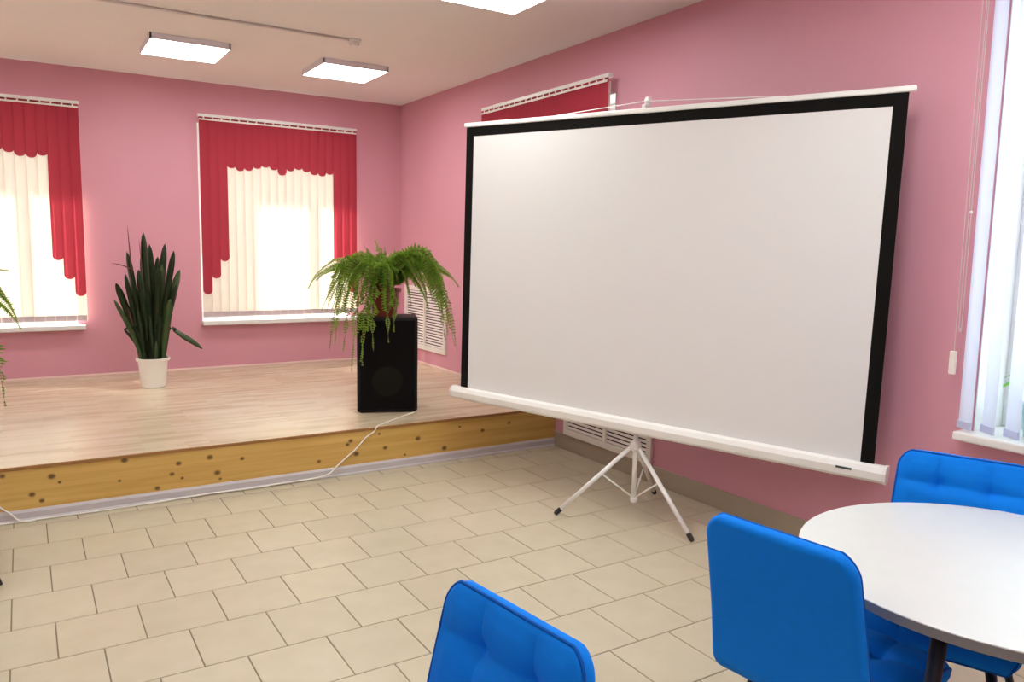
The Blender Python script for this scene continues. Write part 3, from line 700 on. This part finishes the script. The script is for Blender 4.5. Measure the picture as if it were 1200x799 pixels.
# ------------------------------------------------------------------ round table
TC = Vector((-1.328, -7.170, 0)); ZT = 0.74; TR = 0.55
tb = tag(empty('round_table', TC), 'round white-topped table with grey edge at lower right', 'table')
obj('tabletop', lathe(B(), [(0, ZT-.001), (TR-.003, ZT-.001), (TR-.0005, ZT-.002), (TR-.0005, ZT-.005), (0, ZT-.005)], 128), M['tabletop'], tb)
obj('edge_band', lathe(B(), [(0, ZT-.005), (TR, ZT-.0045), (TR, ZT-.027), (TR-.003, ZT-.030), (0, ZT-.030)], 128), M['table_edge'], tb)
obj('underframe', lathe(B(), [(0, ZT-.031), (.30, ZT-.031), (.30, ZT-.055), (.27, ZT-.055), (.27, ZT-.04), (0, ZT-.04)], 48), M['black_metal'], tb)
for k in range(4):
    a = math.radians(183+90*k); u = Vector((math.cos(a), math.sin(a), 0))
    obj('leg', tube(B(), [u*0.34+Vector((0, 0, ZT-.035)), u*0.45+Vector((0, 0, 0.0))], [0.021, 0.014], 14), M['black_metal'], tb, smooth=True)

# ------------------------------------------------------------------ blue tufted chairs
def cushion(path, W, rt, rb, T, nu, ns, cols, rows, pillow=0.010, taper=0.0):
    """closed padded sheet along a (y,z) path; front normal = tangent rotated to +n; returns bmesh and the seam outline on the front"""
    P = [Vector((0, y, z)) for y, z in path]
    L = [0.0]
    for a, b in zip(P, P[1:]): L.append(L[-1]+(b-a).length)
    tot = L[-1]
    def at(s):
        s = min(max(s, 0), tot); j = 0
        while j < len(P)-2 and L[j+1] < s: j += 1
        q = (s-L[j])/(L[j+1]-L[j]); p = P[j].lerp(P[j+1], q)
        def tg(i): return (P[min(i+1, len(P)-1)]-P[max(i-1, 0)]).normalized()
        t = tg(j).lerp(tg(j+1), q).normalized()
        return p, Vector((0, t.z, -t.y))
    def hw(s):
        w = W/2 - taper*(s/tot)
        if tot-s < rt: w = w-rt+math.sqrt(max(0, rt*rt-(rt-(tot-s))**2))
        if s < rb: w = min(w, W/2-rb+math.sqrt(max(0, rb*rb-(rb-s)**2)))
        return w
    ss = [tot*(0.5-0.5*math.cos(PI*i/ns))*0.55+tot*i/ns*0.45 for i in range(ns+1)]
    us = [math.sin(PI/2*(-1+2*i/nu))*0.55+(-1+2*i/nu)*0.45 for i in range(nu+1)]
    bm = B(); F, K = [], []
    er = T*0.55
    for s in ss:
        p, n = at(s); h = hw(s); fr, bk = [], []
        for u in us:
            x = u*h; e = max(0.0, min(h-abs(x), tot-s, s)); q = min(1, e/er)
            t = T/2*math.sqrt(max(0, 1-(1-q)**2))
            inn = min(1, e/0.05)
            f = t + pillow*inn
            for c in cols: f -= 0.0040*math.exp(-((x-c)/0.0045)**2)*inn + 0.006*math.exp(-((x-c)/0.028)**2)*inn
            for r in rows: f -= 0.0030*math.exp(-((s-r)/0.0045)**2)*inn + 0.009*math.exp(-((s-r)/0.024)**2)*inn
            for c in cols:
                for r in rows: f -= 0.024*math.exp(-math.sqrt((x-c)**2+(s-r)**2)/0.024)
            f = max(f, -t*0.5)
            fr.append(bm.verts.new(Vector((x, p.y, p.z))+n*f)); bk.append(bm.verts.new(Vector((x, p.y, p.z))-n*t))
        F.append(fr); K.append(bk)
    for i in range(ns):
        for j in range(nu):
            bm.faces.new((F[i][j], F[i][j+1], F[i+1][j+1], F[i+1][j])); bm.faces.new((K[i][j], K[i+1][j], K[i+1][j+1], K[i][j+1]))
    for i in range(ns):
        bm.faces.new((F[i][0], F[i+1][0], K[i+1][0], K[i][0])); bm.faces.new((F[i][nu], K[i][nu], K[i+1][nu], F[i+1][nu]))
    for j in range(nu):
        bm.faces.new((F[0][j], K[0][j], K[0][j+1], F[0][j+1])); bm.faces.new((F[ns][j], F[ns][j+1], K[ns][j+1], K[ns][j]))
    bmesh.ops.remove_doubles(bm, verts=bm.verts, dist=1e-6)
    bmesh.ops.dissolve_degenerate(bm, edges=bm.edges, dist=1e-6)
    # seam outline a little inside the front rim
    ins = 0.006; out = []
    def pt(x, s):
        p, n = at(s); e = ins; q = min(1, e/er); t = T/2*math.sqrt(1-(1-q)**2)
        return Vector((x, p.y, p.z))+n*(t+0.0015)
    m = 36
    sl = [ins+(tot-2*ins)*(0.5-0.5*math.cos(PI*i/m)) for i in range(m+1)]
    left = [pt(-(max(hw(s)-ins, 0)), s) for s in sl]; rightp = [pt(max(hw(s)-ins, 0), s) for s in sl]
    out = left + rightp[::-1] + [left[0]]
    return bm, out
def make_chair():
    t = empty('blue_chair')
    bp = [(0.075, 0.412), (0.045, 0.412), (0.022, 0.422), (0.006, 0.440), (-0.002, 0.46), (-0.008, 0.50), (-0.026, 0.60), (-0.052, 0.72), (-0.092, 0.895)]
    bp = [(p.y, p.z) for p in smooth_path([(0, y, z) for y, z in bp], 4)]
    bm, seam = cushion(bp, 0.475, 0.066, 0.05, 0.038, 96, 100, [-0.080, 0.080], [0.160, 0.300, 0.432], taper=0.022)
    b = obj('backrest', bm, M['blue'], t, smooth=True)
    obj('piping', tube(B(), seam, 0.0040, 6), M['piping'], b, smooth=True)
    sp2 = [(0.465, 0.395), (0.462, 0.416), (0.438, 0.434), (0.36, 0.438), (0.2, 0.433), (0.06, 0.430), (0.026, 0.432)]
    sp2 = [(p.y, p.z) for p in smooth_path([(0, y, z) for y, z in sp2], 4)]
    bm, seam = cushion(sp2, 0.470, 0.03, 0.055, 0.062, 72, 72, [-0.083, 0.083], [0.15, 0.29, 0.41])
    s = obj('seat', bm, M['blue'], t, smooth=True)
    obj('piping', tube(B(), seam, 0.0040, 6), M['piping'], s, smooth=True)
    obj('seat_frame', box(B(), (-0.16, 0.07, 0.376), (0.16, 0.37, 0.402), bev=.006), M['black_metal'], t)
    for sx in (-1, 1):
        for y0, y1 in ((0.09, -0.015), (0.35, 0.455)):
            obj('leg', tube(B(), [(sx*0.145, y0, 0.39), (sx*0.235, y1, 0.0)], [0.0165, 0.0105], 12), M['black_metal'], t, smooth=True)
    return t
def place(o, x, y, fx, fy):
    """backrest top at (x, y), facing (fx, fy)"""
    l = math.hypot(fx, fy); fx, fy = fx/l, fy/l
    o.location = (x+fx*0.092, y+fy*0.092, 0); o.rotation_euler = (0, 0, math.atan2(fy, fx)-PI/2)
ch = make_chair()
G = 'blue upholstered chairs'
place(ch, -2.045, -6.953, 0.993, 0.114); tag(ch, 'blue chair seen from behind, pushed in at the left of the round table', 'chair', G)
c1 = copy_tree(ch); place(c1, -2.834, -6.984, -0.99, -0.13); tag(c1, 'blue tufted chair at bottom centre facing away from the table', 'chair', G)
c3 = copy_tree(ch); place(c3, -0.830, -6.780, -0.93, -0.37); tag(c3, 'blue tufted chair on the far side of the round table under the window', 'chair', G)
c4 = copy_tree(ch); c4.location = (-4.300, -4.05, 0); c4.rotation_euler = (0, 0, math.radians(-60))
tag(c4, 'blue chair at the left edge, only one dark leg foot showing', 'chair', G)

# ------------------------------------------------------------------ small plant on the near window sill
hp = tag(empty('sill_plant', (0.10, -6.585, 0.80)), 'small bright green plant in a pale teal pot on the right window sill', 'plant')
obj('pot', lathe(B(), [(0, 0), (.045, 0), (.062, .15), (.068, .15), (.068, .165), (.058, .165), (.055, .15), (0, .15)], 28), M['pot_teal'], hp)
obj('soil', lathe(B(), [(0, .155), (.054, .151), (0, .15)], 16), M['soil'], hp)
rp = random.Random(3)
for k in range(16):
    a = rp.uniform(0, 2*PI) if k > 3 else (1.2, 1.9, 0.9, 2.3)[k]; r = rp.uniform(.05, .115); z = rp.uniform(.19, .34)
    u = Vector((math.cos(a), math.sin(a), 0)); s = Vector((-u.y, u.x, 0)); c = u*r+Vector((0, 0, z))
    bm = B(); tube(bm, [u*.01+Vector((0, 0, .15)), u*r*.6+Vector((0, 0, z*.95)), c], 0.002, 5)
    w = rp.uniform(.016, .024); l = .05
    ring = [bm.verts.new(c+u*l*(.5-.5*math.cos(q))+s*w*math.sin(q)+Vector((0, 0, -.012*(1-math.cos(q))+.006*abs(math.sin(q))))) for q in [2*PI*j/10 for j in range(10)]]
    cc = bm.verts.new(c+u*l*.5+Vector((0, 0, -.010)))
    for j in range(10): bm.faces.new((ring[j], ring[(j+1) % 10], cc))
    obj('leaf', bm, M['houseplant'], hp)
